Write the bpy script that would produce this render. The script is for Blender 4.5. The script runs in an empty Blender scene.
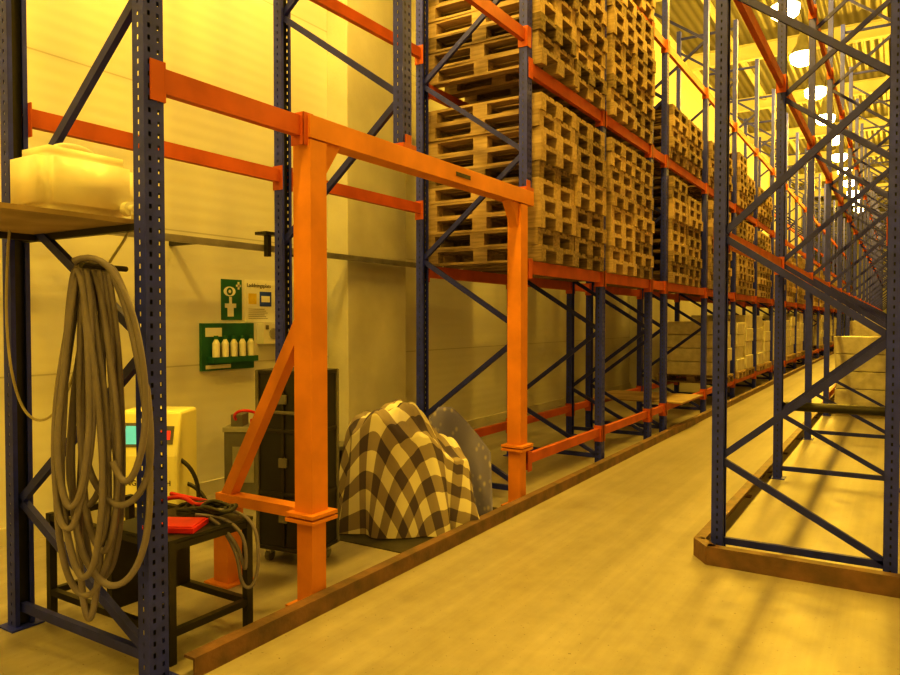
import bpy, bmesh, math, random
from mathutils import Vector, Matrix
random.seed(7)
scene=bpy.context.scene
col=scene.collection
scene.view_settings.view_transform='Standard'
try: scene.view_settings.look='Medium High Contrast'
except Exception as ex:
    print('look',ex); scene.view_settings.look='None'
scene.view_settings.exposure=0.0

# ---------------------------------------------------------------- materials
def newmat(name):
    m=bpy.data.materials.new(name); m.use_nodes=True
    nt=m.node_tree; b=nt.nodes['Principled BSDF']
    return m,nt,b
def N(nt,t,**kw):
    n=nt.nodes.new(t)
    for k,v in kw.items(): setattr(n,k,v)
    return n
def simple(name,c,rough=.6,metal=0,var=.15,scale=6,c2=None,bump=0,bscale=40,coord='Object',emis=None,estr=0):
    m,nt,b=newmat(name)
    tc=N(nt,'ShaderNodeTexCoord'); no=N(nt,'ShaderNodeTexNoise')
    no.inputs['Scale'].default_value=scale; no.inputs['Detail'].default_value=6
    nt.links.new(tc.outputs[coord],no.inputs['Vector'])
    r=N(nt,'ShaderNodeValToRGB')
    c2=c2 or tuple(max(0,x*(1-var*2)) for x in c)
    r.color_ramp.elements[0].position=.35; r.color_ramp.elements[0].color=(*c2,1)
    r.color_ramp.elements[1].position=.65; r.color_ramp.elements[1].color=(*c,1)
    nt.links.new(no.outputs['Fac'],r.inputs['Fac'])
    nt.links.new(r.outputs['Color'],b.inputs['Base Color'])
    b.inputs['Roughness'].default_value=rough; b.inputs['Metallic'].default_value=metal
    if bump:
        n2=N(nt,'ShaderNodeTexNoise'); n2.inputs['Scale'].default_value=bscale
        nt.links.new(tc.outputs[coord],n2.inputs['Vector'])
        bp=N(nt,'ShaderNodeBump'); bp.inputs['Strength'].default_value=bump; bp.inputs['Distance'].default_value=.01
        nt.links.new(n2.outputs['Fac'],bp.inputs['Height']); nt.links.new(bp.outputs['Normal'],b.inputs['Normal'])
    if emis:
        b.inputs['Emission Color'].default_value=(*emis,1); b.inputs['Emission Strength'].default_value=estr
    return m

M={}
M['blue']=simple('blue_paint',(.026,.042,.62),.5,0,.15,12)
M['brace']=simple('blue_brace',(.020,.030,.42),.5,0,.15,12)
M['orange']=simple('orange_paint',(.56,.12,.03),.55,0,.12,5)
M['orange2']=simple('orange_portal_paint',(.74,.27,.03),.55,0,.1,4)
M['rail']=simple('worn_rail_paint',(.20,.11,.075),.55,0,.25,7,c2=(.10,.065,.05),bump=.3)
M['black']=simple('black_plastic',(.02,.02,.02),.45)
M['darkmetal']=simple('dark_metal',(.045,.042,.04),.45,.4)
M['steel']=simple('galvanised_steel',(.55,.55,.55),.4,.6)
M['railsteel']=simple('wall_rail_steel',(.36,.36,.36),.45,.4)
M['white']=simple('white_plastic',(.8,.8,.78),.4,0,.05)
M['jug']=simple('jug_plastic',(.85,.83,.80),.35,0,.06,5,c2=(.78,.74,.66))
M['green']=simple('sign_green',(.02,.15,.09),.5)
M['paper']=simple('poster_paper',(.8,.8,.76),.7,0,.03)
M['yellow']=simple('sign_yellow',(.8,.6,.03),.5)
M['bluesign']=simple('sign_blue',(.03,.08,.6),.5)
M['red']=simple('red_paint',(.75,.03,.04),.45)
M['cream']=simple('charger_cream',(.97,.93,.45),.45,0,.02)
M['grey']=simple('grey_plastic',(.18,.18,.18),.5)
M['hose']=simple('hose_grey',(.21,.19,.30),.4,0,.1,6)
M['hosepale']=simple('hose_pale',(.55,.5,.4),.5)
M['cable']=simple('cable_black',(.03,.03,.03),.5)
M['ply']=simple('plywood',(.45,.33,.2),.7,0,.2,3)
M['wrap']=simple('stretch_wrapped_goods',(.72,.69,.62),.35,0,.12,8,bump=.5,bscale=20)
M['mat']=simple('floor_mat',(.06,.055,.05),.9)
M['screen']=simple('display_cyan',(.1,.5,.4),.3,emis=(.15,.7,.5),estr=.6)
M['led']=simple('display_red',(.8,.05,.02),.3,emis=(1,.05,.02),estr=.5)
M['bulb']=simple('lamp_glass',(1,.9,.5),.3,emis=(1,.80,.32),estr=22)
M['reflector']=simple('lamp_reflector',(.5,.5,.48),.35,.5)
M['concrete']=simple('column_concrete',(.62,.61,.57),.8,0,.08,2,bump=.2)

m,nt,b=newmat('pallet_wood')
tc=N(nt,'ShaderNodeTexCoord'); sep=N(nt,'ShaderNodeSeparateXYZ'); nt.links.new(tc.outputs['Object'],sep.inputs[0])
dv=N(nt,'ShaderNodeMath',operation='DIVIDE'); dv.inputs[1].default_value=.144; nt.links.new(sep.outputs['Z'],dv.inputs[0])
fl=N(nt,'ShaderNodeMath',operation='FLOOR'); nt.links.new(dv.outputs[0],fl.inputs[0])
oi=N(nt,'ShaderNodeObjectInfo'); ad=N(nt,'ShaderNodeMath',operation='MULTIPLY_ADD'); nt.links.new(oi.outputs['Random'],ad.inputs[0]); ad.inputs[1].default_value=57.3; nt.links.new(fl.outputs[0],ad.inputs[2])
wn=N(nt,'ShaderNodeTexWhiteNoise',noise_dimensions='1D'); nt.links.new(ad.outputs[0],wn.inputs['W'])
mp=N(nt,'ShaderNodeMapping'); mp.inputs['Scale'].default_value=(3,14,25); nt.links.new(tc.outputs['Object'],mp.inputs[0])
no=N(nt,'ShaderNodeTexNoise'); no.inputs['Scale'].default_value=1.6; no.inputs['Detail'].default_value=5; nt.links.new(mp.outputs[0],no.inputs['Vector'])
r1=N(nt,'ShaderNodeValToRGB'); r1.color_ramp.elements[0].color=(.09,.065,.055,1); r1.color_ramp.elements[1].color=(.60,.45,.33,1)
mx=N(nt,'ShaderNodeMath',operation='MULTIPLY_ADD'); nt.links.new(no.outputs['Fac'],mx.inputs[0]); mx.inputs[1].default_value=1.0
m2=N(nt,'ShaderNodeMath',operation='MULTIPLY_ADD'); nt.links.new(wn.outputs['Value'],m2.inputs[0]); m2.inputs[1].default_value=.6; m2.inputs[2].default_value=-.34
nt.links.new(m2.outputs[0],mx.inputs[2]); nt.links.new(mx.outputs[0],r1.inputs['Fac']); nt.links.new(r1.outputs['Color'],b.inputs['Base Color'])
b.inputs['Roughness'].default_value=.85
M['pallet']=m

m,nt,b=newmat('floor_concrete')
tc=N(nt,'ShaderNodeTexCoord')
def noise(scale,det,mapsc=None,rough=.5):
    n_=N(nt,'ShaderNodeTexNoise'); n_.inputs['Scale'].default_value=scale; n_.inputs['Detail'].default_value=det; n_.inputs['Roughness'].default_value=rough
    if mapsc:
        q=N(nt,'ShaderNodeMapping'); q.inputs['Scale'].default_value=mapsc; nt.links.new(tc.outputs['Object'],q.inputs[0]); nt.links.new(q.outputs[0],n_.inputs['Vector'])
    else: nt.links.new(tc.outputs['Object'],n_.inputs['Vector'])
    return n_
n1=noise(.9,9,(1.6,.6,1),.65); n2=noise(9,8); n3=noise(1.0,4,(5.5,.05,1),.6); n4=noise(55,3)
mx=N(nt,'ShaderNodeMix',data_type='FLOAT'); mx.inputs[0].default_value=.3; nt.links.new(n1.outputs['Fac'],mx.inputs[2]); nt.links.new(n2.outputs['Fac'],mx.inputs[3])
mx2=N(nt,'ShaderNodeMix',data_type='FLOAT'); mx2.inputs[0].default_value=.42; nt.links.new(mx.outputs[0],mx2.inputs[2]); nt.links.new(n3.outputs['Fac'],mx2.inputs[3])
r=N(nt,'ShaderNodeValToRGB'); r.color_ramp.elements[0].position=.36; r.color_ramp.elements[0].color=(.23,.21,.185,1); r.color_ramp.elements[1].position=.64; r.color_ramp.elements[1].color=(.44,.41,.37,1)
nt.links.new(mx2.outputs[0],r.inputs['Fac'])
sp=N(nt,'ShaderNodeMath',operation='GREATER_THAN'); sp.inputs[1].default_value=.70; nt.links.new(n4.outputs['Fac'],sp.inputs[0])
mc=N(nt,'ShaderNodeMix',data_type='RGBA'); nt.links.new(sp.outputs[0],mc.inputs[0]); nt.links.new(r.outputs['Color'],mc.inputs[6]); mc.inputs[7].default_value=(.15,.13,.11,1)
nt.links.new(mc.outputs[2],b.inputs['Base Color'])
rr=N(nt,'ShaderNodeMapRange'); rr.inputs[3].default_value=.30; rr.inputs[4].default_value=.52; nt.links.new(n2.outputs['Fac'],rr.inputs[0]); nt.links.new(rr.outputs[0],b.inputs['Roughness'])
bp=N(nt,'ShaderNodeBump'); bp.inputs['Strength'].default_value=.12; bp.inputs['Distance'].default_value=.01; nt.links.new(n2.outputs['Fac'],bp.inputs['Height']); nt.links.new(bp.outputs['Normal'],b.inputs['Normal'])
M['floor']=m

m,nt,b=newmat('wall_panel')
tc=N(nt,'ShaderNodeTexCoord'); sep=N(nt,'ShaderNodeSeparateXYZ'); nt.links.new(tc.outputs['Object'],sep.inputs[0])
d=N(nt,'ShaderNodeMath',operation='DIVIDE'); d.inputs[1].default_value=1.15; nt.links.new(sep.outputs['Z'],d.inputs[0])
f=N(nt,'ShaderNodeMath',operation='FRACT'); nt.links.new(d.outputs[0],f.inputs[0])
lt=N(nt,'ShaderNodeMath',operation='LESS_THAN'); lt.inputs[1].default_value=.010; nt.links.new(f.outputs[0],lt.inputs[0])
no=N(nt,'ShaderNodeTexNoise'); no.inputs['Scale'].default_value=.8; no.inputs['Detail'].default_value=5; nt.links.new(tc.outputs['Object'],no.inputs['Vector'])
r=N(nt,'ShaderNodeValToRGB'); r.color_ramp.elements[0].color=(.62,.62,.60,1); r.color_ramp.elements[1].color=(.74,.74,.72,1); nt.links.new(no.outputs['Fac'],r.inputs['Fac'])
mx=N(nt,'ShaderNodeMix',data_type='RGBA'); nt.links.new(lt.outputs[0],mx.inputs[0]); nt.links.new(r.outputs['Color'],mx.inputs[6]); mx.inputs[7].default_value=(.48,.48,.46,1)
nt.links.new(mx.outputs[2],b.inputs['Base Color']); b.inputs['Roughness'].default_value=.42
w=N(nt,'ShaderNodeMath',operation='SINE'); ml=N(nt,'ShaderNodeMath',operation='MULTIPLY'); ml.inputs[1].default_value=60; nt.links.new(sep.outputs['Z'],ml.inputs[0]); nt.links.new(ml.outputs[0],w.inputs[0])
bp=N(nt,'ShaderNodeBump'); bp.inputs['Strength'].default_value=.06; bp.inputs['Distance'].default_value=.01; nt.links.new(w.outputs[0],bp.inputs['Height']); nt.links.new(bp.outputs['Normal'],b.inputs['Normal'])
M['wall']=m
m,nt,b=newmat('corrugated_roof')
tc=N(nt,'ShaderNodeTexCoord'); wv=N(nt,'ShaderNodeTexWave'); wv.inputs['Scale'].default_value=1.6; wv.bands_direction='X'; nt.links.new(tc.outputs['Object'],wv.inputs['Vector'])
r=N(nt,'ShaderNodeValToRGB'); r.color_ramp.elements[0].color=(.08,.075,.07,1); r.color_ramp.elements[1].color=(.15,.145,.14,1); nt.links.new(wv.outputs['Fac'],r.inputs['Fac']); nt.links.new(r.outputs['Color'],b.inputs['Base Color'])
bp=N(nt,'ShaderNodeBump'); bp.inputs['Strength'].default_value=.6; bp.inputs['Distance'].default_value=.05; nt.links.new(wv.outputs['Fac'],bp.inputs['Height']); nt.links.new(bp.outputs['Normal'],b.inputs['Normal'])
M['roof']=m
m,nt,b=newmat('plaid_wool')
uv=N(nt,'ShaderNodeTexCoord'); sep=N(nt,'ShaderNodeSeparateXYZ'); nt.links.new(uv.outputs['UV'],sep.inputs[0])
def stripe(o,off=0):
    d=N(nt,'ShaderNodeMath',operation='MULTIPLY_ADD'); d.inputs[1].default_value=1/.27; d.inputs[2].default_value=off; nt.links.new(sep.outputs[o],d.inputs[0])
    f=N(nt,'ShaderNodeMath',operation='FRACT'); nt.links.new(d.outputs[0],f.inputs[0])
    l=N(nt,'ShaderNodeMath',operation='LESS_THAN'); l.inputs[1].default_value=.48; nt.links.new(f.outputs[0],l.inputs[0]); return l
a=stripe('X',50.2); c=stripe('Y',50.6)
s=N(nt,'ShaderNodeMath',operation='ADD'); nt.links.new(a.outputs[0],s.inputs[0]); nt.links.new(c.outputs[0],s.inputs[1])
h=N(nt,'ShaderNodeMath',operation='MULTIPLY'); h.inputs[1].default_value=.5; nt.links.new(s.outputs[0],h.inputs[0])
r=N(nt,'ShaderNodeValToRGB'); r.color_ramp.interpolation='CONSTANT'
r.color_ramp.elements[0].color=(.80,.76,.66,1); r.color_ramp.elements[1].position=.75; r.color_ramp.elements[1].color=(.10,.08,.14,1)
e=r.color_ramp.elements.new(.25); e.color=(.33,.28,.27,1)
nt.links.new(h.outputs[0],r.inputs['Fac']); nt.links.new(r.outputs['Color'],b.inputs['Base Color']); b.inputs['Roughness'].default_value=.95
M['plaid']=m
m,nt,b=newmat('patterned_cloth')
uv=N(nt,'ShaderNodeTexCoord'); v=N(nt,'ShaderNodeTexVoronoi'); v.inputs['Scale'].default_value=14; nt.links.new(uv.outputs['UV'],v.inputs['Vector'])
r=N(nt,'ShaderNodeValToRGB'); r.color_ramp.elements[0].position=.1; r.color_ramp.elements[0].color=(.40,.38,.5,1); r.color_ramp.elements[1].position=.35; r.color_ramp.elements[1].color=(.19,.19,.48,1)
nt.links.new(v.outputs['Distance'],r.inputs['Fac']); nt.links.new(r.outputs['Color'],b.inputs['Base Color']); b.inputs['Roughness'].default_value=.95
M['cloth']=m

# ---------------------------------------------------------------- mesh builder
class MB:
    def __init__(s): s.v=[]; s.f=[]; s.mi=[]; s.mats=[]; s.sm=[]
    def mat(s,k):
        if k not in s.mats: s.mats.append(k)
        return s.mats.index(k)
    def add(s,vs,fs,k,smooth=False):
        o=len(s.v); s.v+= [tuple(x) for x in vs]; i=s.mat(k)
        for f in fs: s.f.append(tuple(o+j for j in f)); s.mi.append(i); s.sm.append(smooth)
    def obox(s,c,ax,ay,az,k):
        c=Vector(c); vs=[]
        for z in(-1,1):
            for x,y in((-1,-1),(1,-1),(1,1),(-1,1)): vs.append(c+ax*x+ay*y+az*z)
        s.add(vs,[(3,2,1,0),(4,5,6,7),(0,1,5,4),(1,2,6,5),(2,3,7,6),(3,0,4,7)],k)
    def box(s,x0,x1,y0,y1,z0,z1,k):
        s.obox(((x0+x1)/2,(y0+y1)/2,(z0+z1)/2),Vector((abs(x1-x0)/2,0,0)),Vector((0,abs(y1-y0)/2,0)),Vector((0,0,abs(z1-z0)/2)),k)
    def bar(s,p,q,w,h,k,up=(0,0,1)):
        p=Vector(p);q=Vector(q);d=q-p;L=d.length;d.normalize();u=Vector(up)
        if abs(d.dot(u))>.99:u=Vector((1,0,0))
        sd=d.cross(u).normalized();u2=sd.cross(d).normalized()
        s.obox((p+q)/2,sd*(w/2),d*(L/2),u2*(h/2),k)
    def cyl(s,p,q,r,k,n=12,r2=None,smooth=True):
        p=Vector(p);q=Vector(q);d=(q-p).normalized();u=Vector((0,0,1)) if abs(d.z)<.9 else Vector((1,0,0))
        a=d.cross(u).normalized();b=a.cross(d).normalized(); r2=r if r2 is None else r2
        vs=[];
        for c,rr in((p,r),(q,r2)):
            for i in range(n):
                t=2*math.pi*i/n; vs.append(c+a*math.cos(t)*rr+b*math.sin(t)*rr)
        s.add(vs,[(i,(i+1)%n,n+(i+1)%n,n+i) for i in range(n)],k,smooth)
        s.add(vs[:n],[tuple(range(n))[::-1]],k); s.add(vs[n:],[tuple(range(n))],k)
    def build(s,name,parent=None,loc=(0,0,0),rotz=0,bevel=0):
        me=bpy.data.meshes.new(name); me.from_pydata(s.v,[],s.f)
        for k in s.mats: me.materials.append(M[k])
        for p,i,sm in zip(me.polygons,s.mi,s.sm): p.material_index=i; p.use_smooth=sm
        me.update()
        bm=bmesh.new(); bm.from_mesh(me); bmesh.ops.recalc_face_normals(bm,faces=bm.faces); bm.to_mesh(me); bm.free()
        o=bpy.data.objects.new(name,me); col.objects.link(o); o.location=loc; o.rotation_euler[2]=rotz
        if parent: o.parent=parent
        if bevel:
            b=o.modifiers.new('bevel','BEVEL'); b.width=bevel; b.segments=2; b.limit_method='ANGLE'
        return o
def empty(name,loc=(0,0,0),rotz=0):
    e=bpy.data.objects.new(name,None); col.objects.link(e); e.location=loc; e.rotation_euler[2]=rotz; e.empty_display_size=.2; return e
def curve(name,pts,r,k,parent=None,cyclic=False,res=6):
    c=bpy.data.curves.new(name,'CURVE'); c.dimensions='3D'; c.bevel_depth=r; c.bevel_resolution=3; c.resolution_u=res
    groups=pts if isinstance(pts[0][0],(list,tuple,Vector)) else [pts]
    for g in groups:
        s=c.splines.new('NURBS'); s.points.add(len(g)-1)
        for i,p in enumerate(g): s.points[i].co=(p[0],p[1],p[2],1)
        s.order_u=4; s.use_endpoint_u=not cyclic; s.use_cyclic_u=cyclic
    c.materials.append(M[k]); o=bpy.data.objects.new(name,c); col.objects.link(o)
    if parent:o.parent=parent
    return o
def text(name,body,loc,size,k,rot,parent=None):
    c=bpy.data.curves.new(name,'FONT'); c.body=body; c.size=size; c.extrude=.001; c.materials.append(M[k])
    o=bpy.data.objects.new(name,c); col.objects.link(o); o.location=loc; o.rotation_euler=rot
    if parent:o.parent=parent
    return o

# ---------------------------------------------------------------- room
XL,XR,YB,YF,ZC=-5.2,9,-5,62,9.0
def room(name,x0,x1,y0,y1,z0,z1,k):
    b=MB(); b.box(x0,x1,y0,y1,z0,z1,k); return b.build(name)
room('floor',XL-.2,XR+.2,YB-.2,YF+.2,-.2,0,'floor')
room('ceiling',XL-.2,XR+.2,YB-.2,YF+.2,ZC,ZC+.2,'roof')
room('wall_left',XL-.2,XL,YB,YF,0,ZC,'wall')
room('wall_right',XR,XR+.2,YB,YF,0,ZC,'wall')
room('wall_back',XL,XR,YB-.2,YB,0,ZC,'wall')
room('wall_front',XL,XR,YF,YF+.2,0,ZC,'wall')
b=MB(); b.box(XL,XL+.03,YB,YF,0,.12,'concrete'); b.build('baseboard_left')
rb=MB()
y=1.0
while y<YF:
    rb.box(XL,XR,y-.09,y+.09,ZC-.42,ZC-.38,'concrete'); rb.box(XL,XR,y-.012,y+.012,ZC-.4,ZC-.02,'concrete'); rb.box(XL,XR,y-.09,y+.09,ZC-.03,ZC,'concrete'); y+=5
for x in(-3.9,-.4,2.6,5.6): rb.box(x-.05,x+.05,YB,YF,ZC-.16,ZC,'concrete')
rb.build('roof_beams')
b=MB(); b.box(XL,-4.92,5.85,6.9,0,ZC,'concrete'); b.build('wall_column',bevel=.01)
for yy in (16,26,36,46):
    b=MB(); b.box(XL,-4.92,yy,yy+.5,0,ZC,'concrete'); b.build('wall_column',bevel=.01)
b=MB(); b.box(-4.90,-4.86,1.0,7.6,2.17,2.225,'railsteel')
for yy in(1.3,2.6,3.9,5.2): b.box(XL,-4.87,yy-.02,yy+.02,2.17,2.22,'darkmetal')
b.box(-4.86,-4.81,4.62,4.66,2.12,2.34,'darkmetal'); b.box(-4.9,-4.76,4.55,4.73,2.31,2.335,'darkmetal')
b.build('wall_cable_rail')

# ---------------------------------------------------------------- racks
PZ=.05
def upright(b,x,y,z0,z1,face,detail):
    w,d=.095,.075
    if not detail:
        b.box(x-d/2,x+d/2,y-w/2,y+w/2,z0,z1,'blue')
    else:
        n=int((z1-z0)/PZ)
        def plate(orig,u,width,cols):
            vs=[];fs=[]
            for i in range(n):
                zb=z0+i*PZ
                for a0,a1,sl in cols:
                    rows=[(0,PZ)] if not sl else [(0,.015),(.035,PZ)]
                    for r0,r1 in rows:
                        k=len(vs)
                        for (aa,zz) in((a0,r0),(a1,r0),(a1,r1),(a0,r1)):
                            p=Vector(orig)+u*aa; vs.append((p.x,p.y,zb+zz))
                        fs.append((k,k+1,k+2,k+3))
            b.add(vs,fs,'blue')
        plate((x+face*d/2,y-w/2,0),Vector((0,1,0)),w,[(0,.02,0),(.02,.032,1),(.032,.063,0),(.063,.075,1),(.075,w,0)])
        for sy in(-1,1):
            plate((x-d/2,y+sy*w/2,0),Vector((1,0,0)),d,[(0,.033,0),(.033,.042,1),(.042,d,0)])
        b.box(x-.012,x+.012,y-.03,y+.03,z0,z1,'black')  # black core stands in for the shade inside the hollow channel
        b.box(x-face*(d/2-.002),x-face*(d/2),y-w/2,y-.025,z0,z1,'blue'); b.box(x-face*(d/2-.002),x-face*(d/2),y+.025,y+w/2,z0,z1,'blue')
    if z0<.05: b.box(x-.07,x+.07,y-.08,y+.08,0,.008,'blue')
def frame(b,xa,xr,y,top,detail,za0=0.0):
    face=1 if xa>xr else -1
    upright(b,xa,y,za0,top,face,detail); upright(b,xr,y,0,top,-face,detail)
def braces(b,xa,xr,y,top,first,zmin=0):
    zs=[.1,.64,1.44,2.1,2.97,3.7,4.5,5.25,6.05,6.8]
    xs=[first,(xr if first==xa else xa)]
    pts=[(xs[i%2],z) for i,z in enumerate(zs) if z<top]
    for (x0,z0),(x1,z1) in zip(pts,pts[1:]):
        if min(z0,z1)<zmin: continue
        b.bar((x0,y,z0),(x1,y,z1),.03,.042,'brace')
    if zmin<.1: b.bar((xa,y,.1),(xr,y,.1),.03,.045,'brace')
    b.bar((xa,y,top-.15),(xr,y,top-.15),.03,.045,'brace')
def beam(b,x,y0,y1,z,h=.11,k='orange',side=1):
    b.box(x-.022,x+.022,y0+.048,y1-.048,z-h/2,z+h/2,k)
    for yy,s in((y0,1),(y1,-1)):
        b.box(x-.045,x+.045,yy+s*.048,yy+s*.054,z-.10,z+.07,k)
        b.box(x+side*.0385,x+side*.0445,yy-s*.02,yy+s*.054,z-.10,z+.07,k)

XA,XB=-2.7,-3.75
Y1=1.92
left=empty('pallet_rack')
LF=[Y1,3.75,5.52,7.33,9.05,9.75,12.1]
y=12.1
while y<54: y+=2.4; LF.append(round(y,2))
TOP=7.2
ub=MB(); bb=MB(); br=MB()
for i,y in enumerate(LF):
    det=y<10
    frame(ub,XA,XB-(.02 if i==0 else 0),y,TOP,det,za0=2.66 if i in(1,2) else 0)
    braces(br,XA,XB,y,TOP,XA,zmin=(2.0 if i==1 else 0))
beam(bb,XA,Y1,2.86,2.57,.105)
beam(bb,XB,Y1,3.75,2.57,.09,side=-1); beam(bb,XB,3.75,5.52,2.57,.09,side=-1)
beam(bb,XB,3.75,5.52,3.98,.09,side=-1); beam(bb,XA,3.75,5.52,3.93,.1)
beam(bb,XA,Y1,3.75,3.93,.1); beam(bb,XB,Y1,3.75,3.98,.09,side=-1)
for y0,y1 in zip(LF[2:],LF[3:]):
    for z in(.36,2.0,3.68,5.2):
        h=.085 if z<1 else .11
        beam(bb,XA,y0,y1,z,h); beam(bb,XB,y0,y1,z,h,side=-1)
ub.build('uprights',left); br.build('braces',left); bb.build('beams',left)

right=empty('pallet_rack')
RA,RB=-1.0,-.03
RF=[4.95]
while RF[-1]<52: RF.append(round(RF[-1]+2.72,2))
ub=MB(); bb=MB(); br=MB()
for i,y in enumerate(RF):
    frame(ub,RA,RB,y,TOP,y<8); braces(br,RA,RB,y,TOP,RB)
for i,(y0,y1) in enumerate(zip(RF,RF[1:])):
    for z in(2.09,3.84,5.5):
        beam(bb,RA,y0,y1,z,.10,side=-1); beam(bb,RB,y0,y1,z,.10)
    if i>2: beam(bb,RA,y0,y1,.3,.1,side=-1)
ub.build('uprights',right); br.build('braces',right); bb.build('beams',right)
third=empty('pallet_rack')
ub=MB(); bb=MB(); br=MB()
for y in RF: frame(ub,1.2,.22,y,TOP,False); braces(br,1.2,.22,y,TOP,.22)
for y0,y1 in zip(RF,RF[1:]):
    for z in(2.09,3.84,5.5): beam(bb,.22,y0,y1,z,.11); beam(bb,1.2,y0,y1,z,.11)
ub.build('uprights',third); br.build('braces',third); bb.build('beams',third)

# ---------------------------------------------------------------- pallet stacks
def pallet(b,z,dx,dy,rot):
    c,s=math.cos(rot),math.sin(rot)
    def bx(x0,x1,y0,y1,z0,z1):
        cx,cy=(x0+x1)/2,(y0+y1)/2
        b.obox((dx+cx*c-cy*s,dy+cx*s+cy*c,z+(z0+z1)/2),Vector((c,s,0))*(x1-x0)/2,Vector((-s,c,0))*(y1-y0)/2,Vector((0,0,(z1-z0)/2)),'pallet')
    for yc,w in((-.35,.1),(0,.145),(.35,.1)):
        bx(-.6,.6,yc-w/2,yc+w/2,0,.021)
        for xc in(-.5275,0,.5275): bx(xc-.0725,xc+.0725,yc-w/2,yc+w/2,.021,.1)
    for xc in(-.5275,0,.5275): bx(xc-.0725,xc+.0725,-.4,.4,.1,.122)
    for yc,w in((-.328,.145),(-.175,.1),(0,.145),(.175,.1),(.328,.145)):
        bx(-.6,.6,yc-w/2,yc+w/2,.122,.143)
def stack_mesh(n,seed):
    random.seed(seed); b=MB()
    for i in range(n): pallet(b,i*.144,random.uniform(-.025,.025),random.uniform(-.012,.012),random.uniform(-.012,.012))
    o=b.build('tmp'); me=o.data; bpy.data.objects.remove(o); me.name='pallet_stack'; return me
S10=[stack_mesh(10,s) for s in range(4)]; S9=stack_mesh(9,21); S5=stack_mesh(5,31); S7=stack_mesh(7,33)
def put(me,x,y,z):
    o=bpy.data.objects.new('pallet_stack',me); col.objects.link(o); o.location=(x,y,z)
random.seed(3)
k=0
for bi,(y0,y1) in enumerate(zip(LF[2:],LF[3:])):
    L=y1-y0
    for z in(2.056,3.736,5.256):
        if L<1: continue
        if L<2: lst=[(y0+.52,S10[k%4]),(y1-.46,S10[(k+1)%4])]
        elif z<3: lst=[(y0+.5,S10[k%4]),(y0+1.4,random.choice([S9,S10[2],S10[1]]))]
        elif z<5 and bi<7: lst=[(y0+.5,S5 if bi==3 else random.choice([S5,S7])),(y0+1.4,S5)]
        else: lst=[]
        for yy,me in lst: put(me,(XA+XB)/2,yy,z); k+=1
def goods(name,x,y,z,w,d,h):
    b=MB(); pallet(b,0,0,0,0); n=4
    for i in range(n):
        o=random.uniform(-.02,.02)
        b.box(-w/2+o,w/2+o,-d/2,d/2,.145+h*i/n,.145+h*(i+1)/n-.01,'wrap')
    b.build(name,None,(x,y,z),0,.01)
for i,(y0,y1) in enumerate(zip(LF[2:],LF[3:])):
    if i<4: continue
    if i>16: continue
    for yy in((y0+1.7,) if i==4 else (y0+.6,y0+1.6)):
        if i==4 or random.random()<.85: goods('wrapped_pallet_load' ,-3.22,yy,.406,1.1,.76,random.uniform(.9,1.25))
for i,y0 in enumerate(RF[3:14]):
    for yy in(y0+.65,y0+1.8):
        if random.random()<.75: goods('wrapped_pallet_load',-.515,yy,0.0,.78,.76,random.uniform(1.1,1.5))
b=MB(); b.box(-3.9,-2.5,9.95,11.2,.405,.423,'ply'); b.build('plywood_sheet')
b=MB(); b.cyl((-.99,7.78,.7),(-.04,7.78,.7),.045,'black'); 
for x in(-.97,-.06): b.box(x-.03,x+.03,7.72,7.82,0.66,.74,'darkmetal')
b.build('crossbar_tube')

# ---------------------------------------------------------------- guard rails
def rail(name,pts,h,inner):
    b=MB()
    for p,q in zip(pts,pts[1:]):
        P=Vector((*p,0));Q=Vector((*q,0)); d=(Q-P).normalized(); n=Vector((d.y,-d.x,0))*inner
        b.bar(P+Vector((0,0,h/2)),Q+Vector((0,0,h/2)),.012,h,'rail')
        b.bar(P+n*.03+Vector((0,0,h)),Q+n*.03+Vector((0,0,h)),.07,.012,'rail')
        L=(Q-P).length; i=.5
        while i<L: 
            c=P+d*i; b.bar(c+Vector((0,0,.006)),c+n*.05+Vector((0,0,.006)),.08,.012,'rail'); i+=1.2
    return b.build(name)
rail('guard_rail',[(-2.565,2.02),(-2.565,54)],.085,-1)
rail('guard_rail',[(-1.13,54),(-1.13,4.85),(-1.02,4.70),(1.3,4.70)],.11,-1)

# ---------------------------------------------------------------- portal
p=MB()
PY0,PY1=2.90,5.38
pw=.125
for yy in(PY0,PY1):
    p.box(XA-.055,XA+.055,yy-.055,yy+.055,.012,.48,'orange2')
    p.box(XA-.10,XA+.07,yy-.10,yy+.10,0,.012,'orange2')
    p.box(XA-.10,XA+.10,yy-.10,yy+.10,.465,.485,'orange2')
    p.box(XA-.10,XA+.10,yy-.10,yy+.10,.495,.515,'orange2')
    p.box(XA-pw/2,XA+pw/2,yy-pw/2,yy+pw/2,.485,2.5,'orange2')
p.box(XA-pw/2,XA+pw/2,PY0-pw/2,PY1+.18,2.51,2.63,'orange2')
for yy,s in((PY0+pw/2,1),(PY1-pw/2,-1)):
    vs=[(XA-.04,yy,2.51),(XA-.04,yy+s*.14,2.51),(XA-.04,yy,2.31),(XA+.04,yy,2.51),(XA+.04,yy+s*.14,2.51),(XA+.04,yy,2.31)]
    p.add(vs,[(0,1,2),(3,5,4),(0,3,4,1),(1,4,5,2),(2,5,3,0)],'orange2')
for yy in(PY0,):
    p.box(-3.42,-3.30,yy-.06,yy+.06,.012,.47,'orange2'); p.box(-3.46,-3.26,yy-.1,yy+.1,0,.012,'orange2')
    p.box(-3.42,XA-.06,yy-.045,yy+.045,.47,.53,'orange2')
    p.bar((XA-.05,yy,1.55),(-3.36,yy,.5),.07,.07,'orange2')
for yy in(3.75,5.49):
    p.box(XA-.06,XA+.06,yy-.07,yy+.07,2.63,2.66,'orange')
    p.box(XA+.04,XA+.05,yy-.03,yy+.03,2.63,2.72,'orange')
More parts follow.
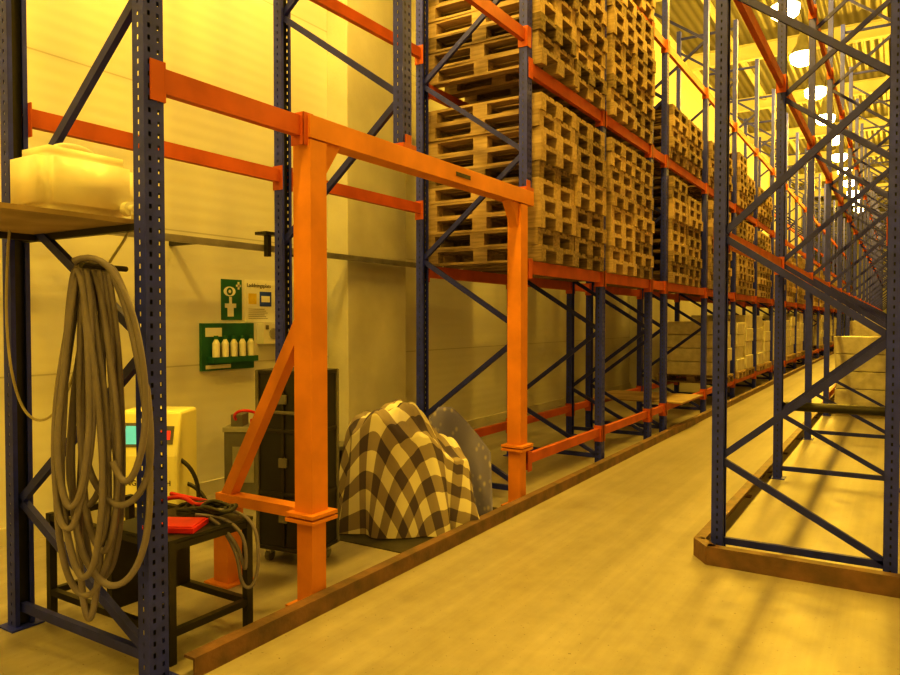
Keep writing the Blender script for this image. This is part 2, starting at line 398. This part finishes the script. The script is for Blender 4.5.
p.box(XA+pw/2,XA+pw/2+.002,4.3,4.5,2.555,2.585,'black')
p.build('steel_portal_frame',bevel=.004)

# ---------------------------------------------------------------- lamps
LC=(1.0,.575,.03)
def lamp(x,y,energy,dz=0):
    e=empty('high_bay_lamp',(x,y,dz))
    b=MB()
    prof=[(.06,7.95),(.1,7.9),(.12,7.75),(.2,7.62),(.27,7.5)]
    n=24; vs=[];fs=[]
    for r_,z in prof:
        for i in range(n): t=2*math.pi*i/n; vs.append((r_*math.cos(t),r_*math.sin(t),z))
    for j in range(len(prof)-1):
        for i in range(n): fs.append((j*n+i,j*n+(i+1)%n,(j+1)*n+(i+1)%n,(j+1)*n+i))
    b.add(vs,fs,'reflector',True); b.cyl((0,0,7.95),(0,0,8.1),.07,'reflector'); b.cyl((0,0,8.1),(0,0,8.55-dz),.008,'darkmetal',6)
    b.build('shade',e)
    g=MB(); prof=[(.22,7.52),(.26,7.44),(.24,7.34),(.15,7.27),(.0,7.24)]
    vs=[];fs=[]
    for r_,z in prof:
        for i in range(n): t=2*math.pi*i/n; vs.append((max(r_,.001)*math.cos(t),max(r_,.001)*math.sin(t),z))
    for j in range(len(prof)-1):
        for i in range(n): fs.append((j*n+i,j*n+(i+1)%n,(j+1)*n+(i+1)%n,(j+1)*n+i))
    g.add(vs,fs,'bulb',True); g.build('glass',e)
    l=bpy.data.lights.new('sodium_light','POINT'); l.energy=energy; l.color=LC; l.shadow_soft_size=.12
    o=bpy.data.objects.new('sodium_light',l); col.objects.link(o); o.location=(0,0,7.1); o.parent=e
for i in range(17): lamp(-1.93,.6+2.9*i-2.9*1,400)
for yy in(1.5,10,20,32): lamp(4.8,yy,300)
for yy in(1.6,4.7): lamp(-3.9,yy,115,-1.6)  # added lamps, out of view, hung low to brighten the upper left wall

# ---------------------------------------------------------------- left work corner
SZ=1.965
b=MB(); b.box(-3.72,-2.82,1.0,2.06,SZ,SZ+.02,'ply')
b.bar((-3.70,1.93,SZ-.015),(-2.75,1.93,SZ-.015),.03,.03,'darkmetal'); b.bar((-3.6,1.0,SZ-.015),(-3.6,2.0,SZ-.015),.03,.03,'darkmetal')
b.build('plywood_shelf')
jug=empty('water_canister',(-3.10,1.83,SZ+.02))
bm=bmesh.new(); bmesh.ops.create_cube(bm,size=1)
for v in bm.verts: v.co=Vector((v.co.x*.30,v.co.y*.44,v.co.z*.29+.147))
bmesh.ops.bevel(bm,geom=bm.edges[:],offset=.05,segments=4,affect='EDGES')
me=bpy.data.meshes.new('body'); bm.to_mesh(me); bm.free(); me.materials.append(M['jug'])
for p_ in me.polygons: p_.use_smooth=True
o=bpy.data.objects.new('body',me); col.objects.link(o); o.parent=jug
b=MB(); b.cyl((.15,.15,.06),(.185,.15,.06),.032,'white',16); b.cyl((.185,.15,.06),(.215,.15,.06),.016,'white',10); b.cyl((.2,.15,.06),(.2,.15,.03),.01,'white',8)
b.build('spout',jug)
curve('handle',[(0,-.1,.27),(0,-.09,.315),(0,0,.33),(0,.09,.315),(0,.1,.27)],.018,'jug',jug)
R=Vector((.848,.53,0)); Fv=Vector((-.53,.848,0))
coil=empty('hose_coil')
H=Vector((-2.85,1.76,1.77)); random.seed(11); loops=[]
for i in range(11):
    w=random.uniform(.05,.13); L=random.uniform(1.0,1.52); sh=random.uniform(-.08,.04); off=random.uniform(-.07,.03)
    if i==9: w,L,sh,off=.17,1.34,.05,-.08
    if i==10: w,L,sh,off=.15,1.02,.07,-.08
    pts=[]
    for j in range(16):
        t=2*math.pi*j/16; dn=(1-math.cos(t))/2
        sx=math.sin(t)*w*(.55+.75*dn)+sh*dn+ (i-5)*.009+random.uniform(-.008,.008)
        pts.append(tuple(H+R*sx+Fv*(off*dn+(i-5)*.010)+Vector((0,0,-L*dn+(i%3)*.018))))
    loops.append(pts)
curve('coils',loops,.014,'hose',coil,True)
pts=[tuple(H+R*a+Fv*c+Vector((0,0,z))) for a,c,z in((-.05,-.06,.02),(.05,-.07,.06),(.17,-.07,-.06),(.25,-.07,-.45),(.24,-.07,-.78),(.15,-.07,-.95),(.1,-.06,-.8))]
curve('loose_end',pts,.014,'hose',coil)
b=MB(); b.cyl(H+Vector((-.0,.15,.0)),H+Fv*-.1+Vector((0,0,.0)),.012,'darkmetal',8); b.build('hook',coil)
J=Vector((-2.90,1.98,2.03))
curve('thin_supply_hose',[tuple(J),tuple(J+Vector((.02,-.02,-.1))),tuple(J+Vector((-.03,-.1,-.2))),tuple(J+Vector((-.1,-.15,-.45))),tuple(J+Vector((-.25,-.16,-.85))),tuple(J+Vector((-.42,-.2,-.98))),tuple(J+Vector((-.58,-.24,-.85))),tuple(J+Vector((-.64,-.24,-.4))),tuple(J+Vector((-.60,-.22,.0)))],.006,'hosepale')
T=MB(); tx0,tx1,ty0,ty1,th=-3.72,-2.76,2.05,2.5,.55
for x in(tx0,tx1):
    for yy in(ty0,ty1): T.box(x-.018,x+.018,yy-.018,yy+.018,0,th,'darkmetal')
for z in(.14,th-.02):
    for yy in(ty0,ty1): T.box(tx0,tx1,yy-.016,yy+.016,z-.016,z+.016,'darkmetal')
    for x in(tx0,tx1): T.box(x-.016,x+.016,ty0,ty1,z-.016,z+.016,'darkmetal')
T.box(-3.24,-3.2,ty0,ty1,.15,th,'darkmetal')
T.box(-3.22,tx1+.02,ty0-.02,ty1+.02,th,th+.015,'black')
T.build('metal_work_table')
b=MB(); b.box(-.13,.13,-.09,.09,0,.025,'red'); b.box(-.12,.12,-.08,.08,.025,.03,'red'); b.build('red_binder',None,(-2.90,2.18,.566),.5,.004)
cb=empty('charging_cables')
random.seed(5)
lp=[]
for i in range(4):
    c=Vector((-3.0+i*.05,2.40,.59)); lp.append([tuple(c+Vector((math.cos(t)*.16*(1-.1*i),math.sin(t)*.07,.012*i+.02*math.sin(3*t)))) for t in [j*math.pi/4 for j in range(8)]])
curve('coil',lp,.010,'cable',cb,True)
curve('drop',[[(-2.9,2.4,.6),(-2.72,2.5,.62),(-2.66,2.5,.4),(-2.69,2.48,.2),(-2.75,2.42,.25),(-2.7,2.4,.45),(-2.85,2.35,.6)],[(-2.9,2.3,.6),(-2.7,2.42,.6),(-2.67,2.42,.35),(-2.72,2.44,.3),(-2.72,2.4,.5),(-2.8,2.3,.6)]],.009,'hose',cb)
curve('red_lead',[(-3.3,2.35,.59),(-3.15,2.42,.66),(-3.0,2.36,.60),(-2.95,2.45,.63),(-3.1,2.5,.6),(-3.3,2.46,.62)],.011,'red',cb)

ch=empty('battery_charger',(-4.44,3.20,0),math.radians(30))
b=MB()
vs=[];w=.22
prof=[(-.18,0),(.18,0),(.18,.60),(.10,.90),(-.18,.90)]
for sx in(-w,w):
    for d_,z in prof: vs.append((sx,-d_,z+.02))
b.add(vs,[(0,1,2,3,4),(9,8,7,6,5),(0,5,6,1),(1,6,7,2),(2,7,8,3),(3,8,9,4),(4,9,5,0)],'cream')
b.build('housing',ch,bevel=.02)
def slope(z): return -(.18-.08*(z-.62)/.30)
b=MB()
def panel(x0,x1,z0,z1,off,k):
    vs=[(x0,slope(z0)-off,z0),(x1,slope(z0)-off,z0),(x1,slope(z1)-off,z1),(x0,slope(z1)-off,z1),(x0,slope(z0)+.01,z0),(x1,slope(z0)+.01,z0),(x1,slope(z1)+.01,z1),(x0,slope(z1)+.01,z1)]
    b.add(vs,[(0,1,2,3),(4,7,6,5),(0,4,5,1),(1,5,6,2),(2,6,7,3),(3,7,4,0)],k)
panel(-.17,-.0,.68,.84,.005,'grey'); panel(-.155,-.015,.70,.82,.009,'screen')
panel(.05,.18,.70,.82,.005,'grey'); panel(.07,.16,.73,.79,.009,'led')
b.box(-.2,.2,-.183,-.179,.20,.27,'grey')
for i in range(5): b.box(-.2,.2,-.183,-.180,.06+.025*i,.07+.025*i,'grey')
b.box(-.22,.22,-.16,.16,0,.02,'black')
b.build('panel',ch)
text('lettering','JUNGHEINRICH',(-.19,-.184,.42),.052,'black',(math.radians(90),0,0),ch)
curve('lead',[[(.18,-.1,.6),(.3,-.12,.55),(.36,-.1,.35),(.3,-.12,.12),(.1,-.3,.02),(-.1,-.32,.02)],[(.2,0,.4),(.34,0,.36),(.42,-.05,.1),(.5,-.2,.015),(.7,-.3,.015)]],.014,'cable',ch)

bx=empty('spare_battery_box',(-4.66,4.25,0),math.radians(30))
b=MB(); b.box(-.17,.17,-.13,.13,.0,.62,'grey'); b.box(-.18,.18,-.14,.14,.62,.66,'steel'); b.box(-.13,-.03,-.08,.08,.66,.76,'grey'); b.box(.03,.12,-.07,.07,.66,.72,'red'); b.box(-.1,.08,-.135,-.13,.2,.5,'steel')
b.build('case',bx,bevel=.01)
curve('red_cables',[[(-.08,-.1,.72),(-.1,-.2,.8),(.05,-.2,.85),(.12,-.05,.74)],[(.1,-.05,.7),(.2,-.16,.78),(.22,-.18,.5),(.15,-.2,.3)]],.012,'red',bx)

fc=empty('flight_case_trolley',(-3.3,3.42,0),math.radians(8))
b=MB(); hw,hd=.2,.15
b.box(-hw,hw,-hd,hd,.1,1.22,'black')
for sx in(-hw,hw):
    for sy in(-hd,hd): b.box(sx-.012,sx+.012,sy-.012,sy+.012,.09,1.23,'grey')
for z in(.1,.45,.85,1.22):
    b.box(-hw-.01,hw+.01,-hd-.01,hd+.01,z-.012,z+.012,'darkmetal')
b.box(-.01,.01,-hd-.012,-hd,.12,1.2,'darkmetal')
for z in(.3,.65,1.05): b.box(-.03,.03,-hd-.018,-hd,z-.03,z+.03,'grey')
b.box(-.12,.12,-hd-.03,-hd-.015,.96,.98,'grey')
for sx in(-.15,.15):
    for sy in(-.1,.1):
        b.cyl((sx-.015,sy,.035),(sx+.015,sy,.035),.035,'grey',14); b.box(sx-.022,sx+.022,sy-.02,sy+.02,.05,.1,'steel')
b.build('case',fc,bevel=.004)

def mound(name,cx,cy,rx,ry,H,rot,seed,k,prof,uvrot=.4,folds=9,amp=1.0,peak=(0,0),top=.80,famp=1.0):
    random.seed(seed); ph=[random.uniform(0,6.28) for _ in range(6)]
    nt_,ns=140,56; vs=[];uvs=[];fs=[]
    for j in range(ns+1):
        s=j/ns
        for i in range(nt_):
            th=2*math.pi*i/nt_
            if s<.45: rr=top*(s/.45)**.9; zz=1-.12*(s/.45)**2.4
            else:
                q=(s-.45)/.55; rr=top+(1-top)*q**.9; zz=.88*(1-q**1.1)
            base=1+.05*math.sin(2*th+ph[0])+.05*math.sin(3*th+ph[1])
            q=max(0,(s-.3)/.7)
            fold=famp*q*(.065*math.sin(folds*th+ph[2]+q)+.04*math.sin((folds*2-5)*th+ph[3]-q*2))
            r_=rr*(base+fold)
            lx,ly=math.cos(th)*r_*rx,math.sin(th)*r_*ry
            lx+=peak[0]*zz*(1-rr*.6); ly+=peak[1]*zz
            h=H*zz*prof(lx/rx)
            h+=amp*zz*(.028*math.sin(lx*15+ph[1]+ly*9)+.022*math.sin(ly*19+ph[2]-lx*11)+.012*abs(math.sin(lx*31+ly*23)))
            h=max(h,.006+.01*(1+math.sin(folds*th))*(1-s))
            vs.append((lx,ly,h))
            arc=(s/.45)*rx*.9 if s<.45 else rx*.9+(s-.45)/.55*H*.92
            uvs.append((arc*math.cos(th+uvrot),arc*math.sin(th+uvrot)))
    for j in range(ns):
        for i in range(nt_):
            fs.append((j*nt_+i,(j+1)*nt_+i,(j+1)*nt_+(i+1)%nt_,j*nt_+(i+1)%nt_))
    me=bpy.data.meshes.new(name); me.from_pydata(vs,[],fs); ul=me.uv_layers.new(name='UVMap')
    for l in me.loops: ul.data[l.index].uv=uvs[l.vertex_index]
    me.materials.append(M[k]); me.update()
    for p_ in me.polygons: p_.use_smooth=True
    o=bpy.data.objects.new(name,me); col.objects.link(o); o.location=(cx,cy,0.007); o.rotation_euler[2]=rot
    return o
def pf(x):
    return 1.0-.30*max(0,-x-.40)-.40*max(0,x+.10)**1.05
mound('plaid_blanket_covered_equipment',-3.09,4.34,.50,.29,.91,math.radians(32),4,'plaid',pf,uvrot=.75,folds=8,amp=1.5,peak=(-.02,.03),top=.84,famp=1.5)
# folded patterned cloth hung over a leaning panel
def cloth_panel():
    nu,nz=26,30; vs=[];uvs=[];fs=[]
    outline=lambda u:.84-.06*math.cos(u*3)*0-.62*max(0,u-.35)**1.25   # top edge falls to the right
    for side in(0,1):
        for j in range(nz+1):
            for i in range(nu+1):
                u=i/nu; v_=j/nz
                zt=outline(u)-.10*max(0,.15-u)/.15
                x=-.27+.50*u+(1-v_)*.03*(u-.5)
                z=v_*zt
                th=(.035+.012*math.sin(u*14+v_*3))*min(1,(1-abs(2*u-1)**6))*(1-.6*v_**8)
                yb=.10*v_ - .0 + .012*math.sin(u*11+v_*5)
                vs.append((x,yb+(-th if side==0 else th),z)); uvs.append((u*.8,z))
    o=(nu+1)*(nz+1)
    for j in range(nz):
        for i in range(nu):
            a=j*(nu+1)+i
            fs.append((a,a+1,a+nu+2,a+nu+1)); fs.append((o+a,o+a+nu+1,o+a+nu+2,o+a+1))
    for j in range(nz):
        for i in(0,nu):
            a=j*(nu+1)+i; fs.append((a,a+nu+1,o+a+nu+1,o+a))
    for i in range(nu):
        a=nz*(nu+1)+i; fs.append((a,a+1,o+a+1,o+a))
    me=bpy.data.meshes.new('patterned_cloth_over_panel'); me.from_pydata(vs,[],fs); ul=me.uv_layers.new(name='UVMap')
    for l in me.loops: ul.data[l.index].uv=uvs[l.vertex_index]
    bm=bmesh.new(); bm.from_mesh(me); bmesh.ops.recalc_face_normals(bm,faces=bm.faces); bm.to_mesh(me); bm.free()
    me.materials.append(M['cloth'])
    for p_ in me.polygons: p_.use_smooth=True
    ob=bpy.data.objects.new('patterned_cloth_over_panel',me); col.objects.link(ob); ob.location=(-2.93,4.87,.007); ob.rotation_euler[2]=math.radians(30)
cloth_panel()
b=MB(); b.box(-3.7,-2.74,3.85,5.2,0,.006,'mat'); b.build('rubber_floor_mat')
b=MB(); b.cyl((-3.78,4.32,0),(-3.78,4.32,.54),.11,'black',20,.13); b.cyl((-3.78,4.32,.54),(-3.78,4.32,.57),.14,'grey',20); b.build('waste_bin')

sx=XL
def sign_text(name,body,y,z,size,k,parent,dx=.008): return text(name,body,(sx+dx,y,z),size,k,(math.radians(90),0,math.radians(90)),parent)
e=empty('eye_wash_sign')
b=MB(); b.box(sx,sx+.005,4.42,4.66,1.55,1.92,'green')
def disc(b,y,z,ry,rz,k,d):
    n=24; vs=[(sx+d,y+ry*math.cos(2*math.pi*i/n),z+rz*math.sin(2*math.pi*i/n)) for i in range(n)]; b.add(vs,[tuple(range(n))],k)
disc(b,4.515,1.81,.07,.045,'white',.007); disc(b,4.515,1.81,.035,.035,'green',.008); disc(b,4.515,1.81,.016,.016,'white',.009)
b.box(sx+.005,sx+.008,4.61,4.63,1.83,1.9,'white'); b.box(sx+.005,sx+.008,4.59,4.65,1.855,1.875,'white')
b.box(sx+.005,sx+.008,4.49,4.56,1.58,1.66,'white'); b.box(sx+.005,sx+.008,4.46,4.59,1.66,1.7,'white'); b.box(sx+.005,sx+.008,4.51,4.54,1.7,1.76,'white')
b.build('plate',e)
e=empty('charging_area_poster')
b=MB(); b.box(sx,sx+.004,4.70,5.08,1.53,1.93,'paper'); b.box(sx+.004,sx+.006,4.74,4.84,1.70,1.80,'yellow'); b.box(sx+.004,sx+.006,4.88,5.03,1.68,1.82,'bluesign')
for i in range(6): b.box(sx+.004,sx+.006,4.74,4.98-.02*(i%3),1.56+.018*i,1.565+.018*i,'grey')
b.box(sx+.006,sx+.007,4.90,5.01,1.72,1.78,'paper')
b.build('sheet',e); sign_text('title','Laddningsplats',4.72,1.86,.052,'black',e,.006)
e=empty('eye_wash_station')
b=MB(); b.box(sx,sx+.03,4.18,4.78,1.10,1.52,'green'); b.box(sx+.03,sx+.11,4.24,4.76,1.17,1.22,'green'); b.box(sx+.03,sx+.034,4.22,4.40,1.40,1.48,'white')
b.box(sx+.03,sx+.034,4.22,4.5,1.115,1.15,'white')
for i in range(5):
    yy=4.30+i*.1; b.cyl((sx+.075,yy,1.22),(sx+.075,yy,1.34),.034,'white',14); b.cyl((sx+.075,yy,1.34),(sx+.075,yy,1.38),.034,'white',14,.014); b.cyl((sx+.075,yy,1.38),(sx+.075,yy,1.41),.02,'green',12)
b.build('holder',e)
b=MB(); b.box(sx,sx+.1,4.84,5.08,1.32,1.52,'white'); b.cyl((sx+.1,4.96,1.42),(sx+.115,4.96,1.42),.05,'steel',16); b.box(sx+.1,sx+.108,4.86,4.9,1.46,1.5,'grey'); b.build('wall_switch_box',bevel=.01)
b=MB(); b.box(sx,sx+.07,3.62,3.72,1.38,1.5,'white'); b.box(sx+.07,sx+.09,3.64,3.70,1.4,1.47,'grey'); b.build('wall_socket',bevel=.006)

w=bpy.data.worlds.new('world'); scene.world=w; w.use_nodes=True
w.node_tree.nodes['Background'].inputs[0].default_value=(1,.62,.1,1); w.node_tree.nodes['Background'].inputs[1].default_value=.05
cd=bpy.data.cameras.new('camera'); cam=bpy.data.objects.new('camera',cd); col.objects.link(cam)
cd.sensor_width=36; cd.lens=28.8; cam.location=(0,0,1.55); cam.rotation_euler=(math.radians(88.6),0,math.radians(32))
cd.clip_end=200; scene.camera=cam
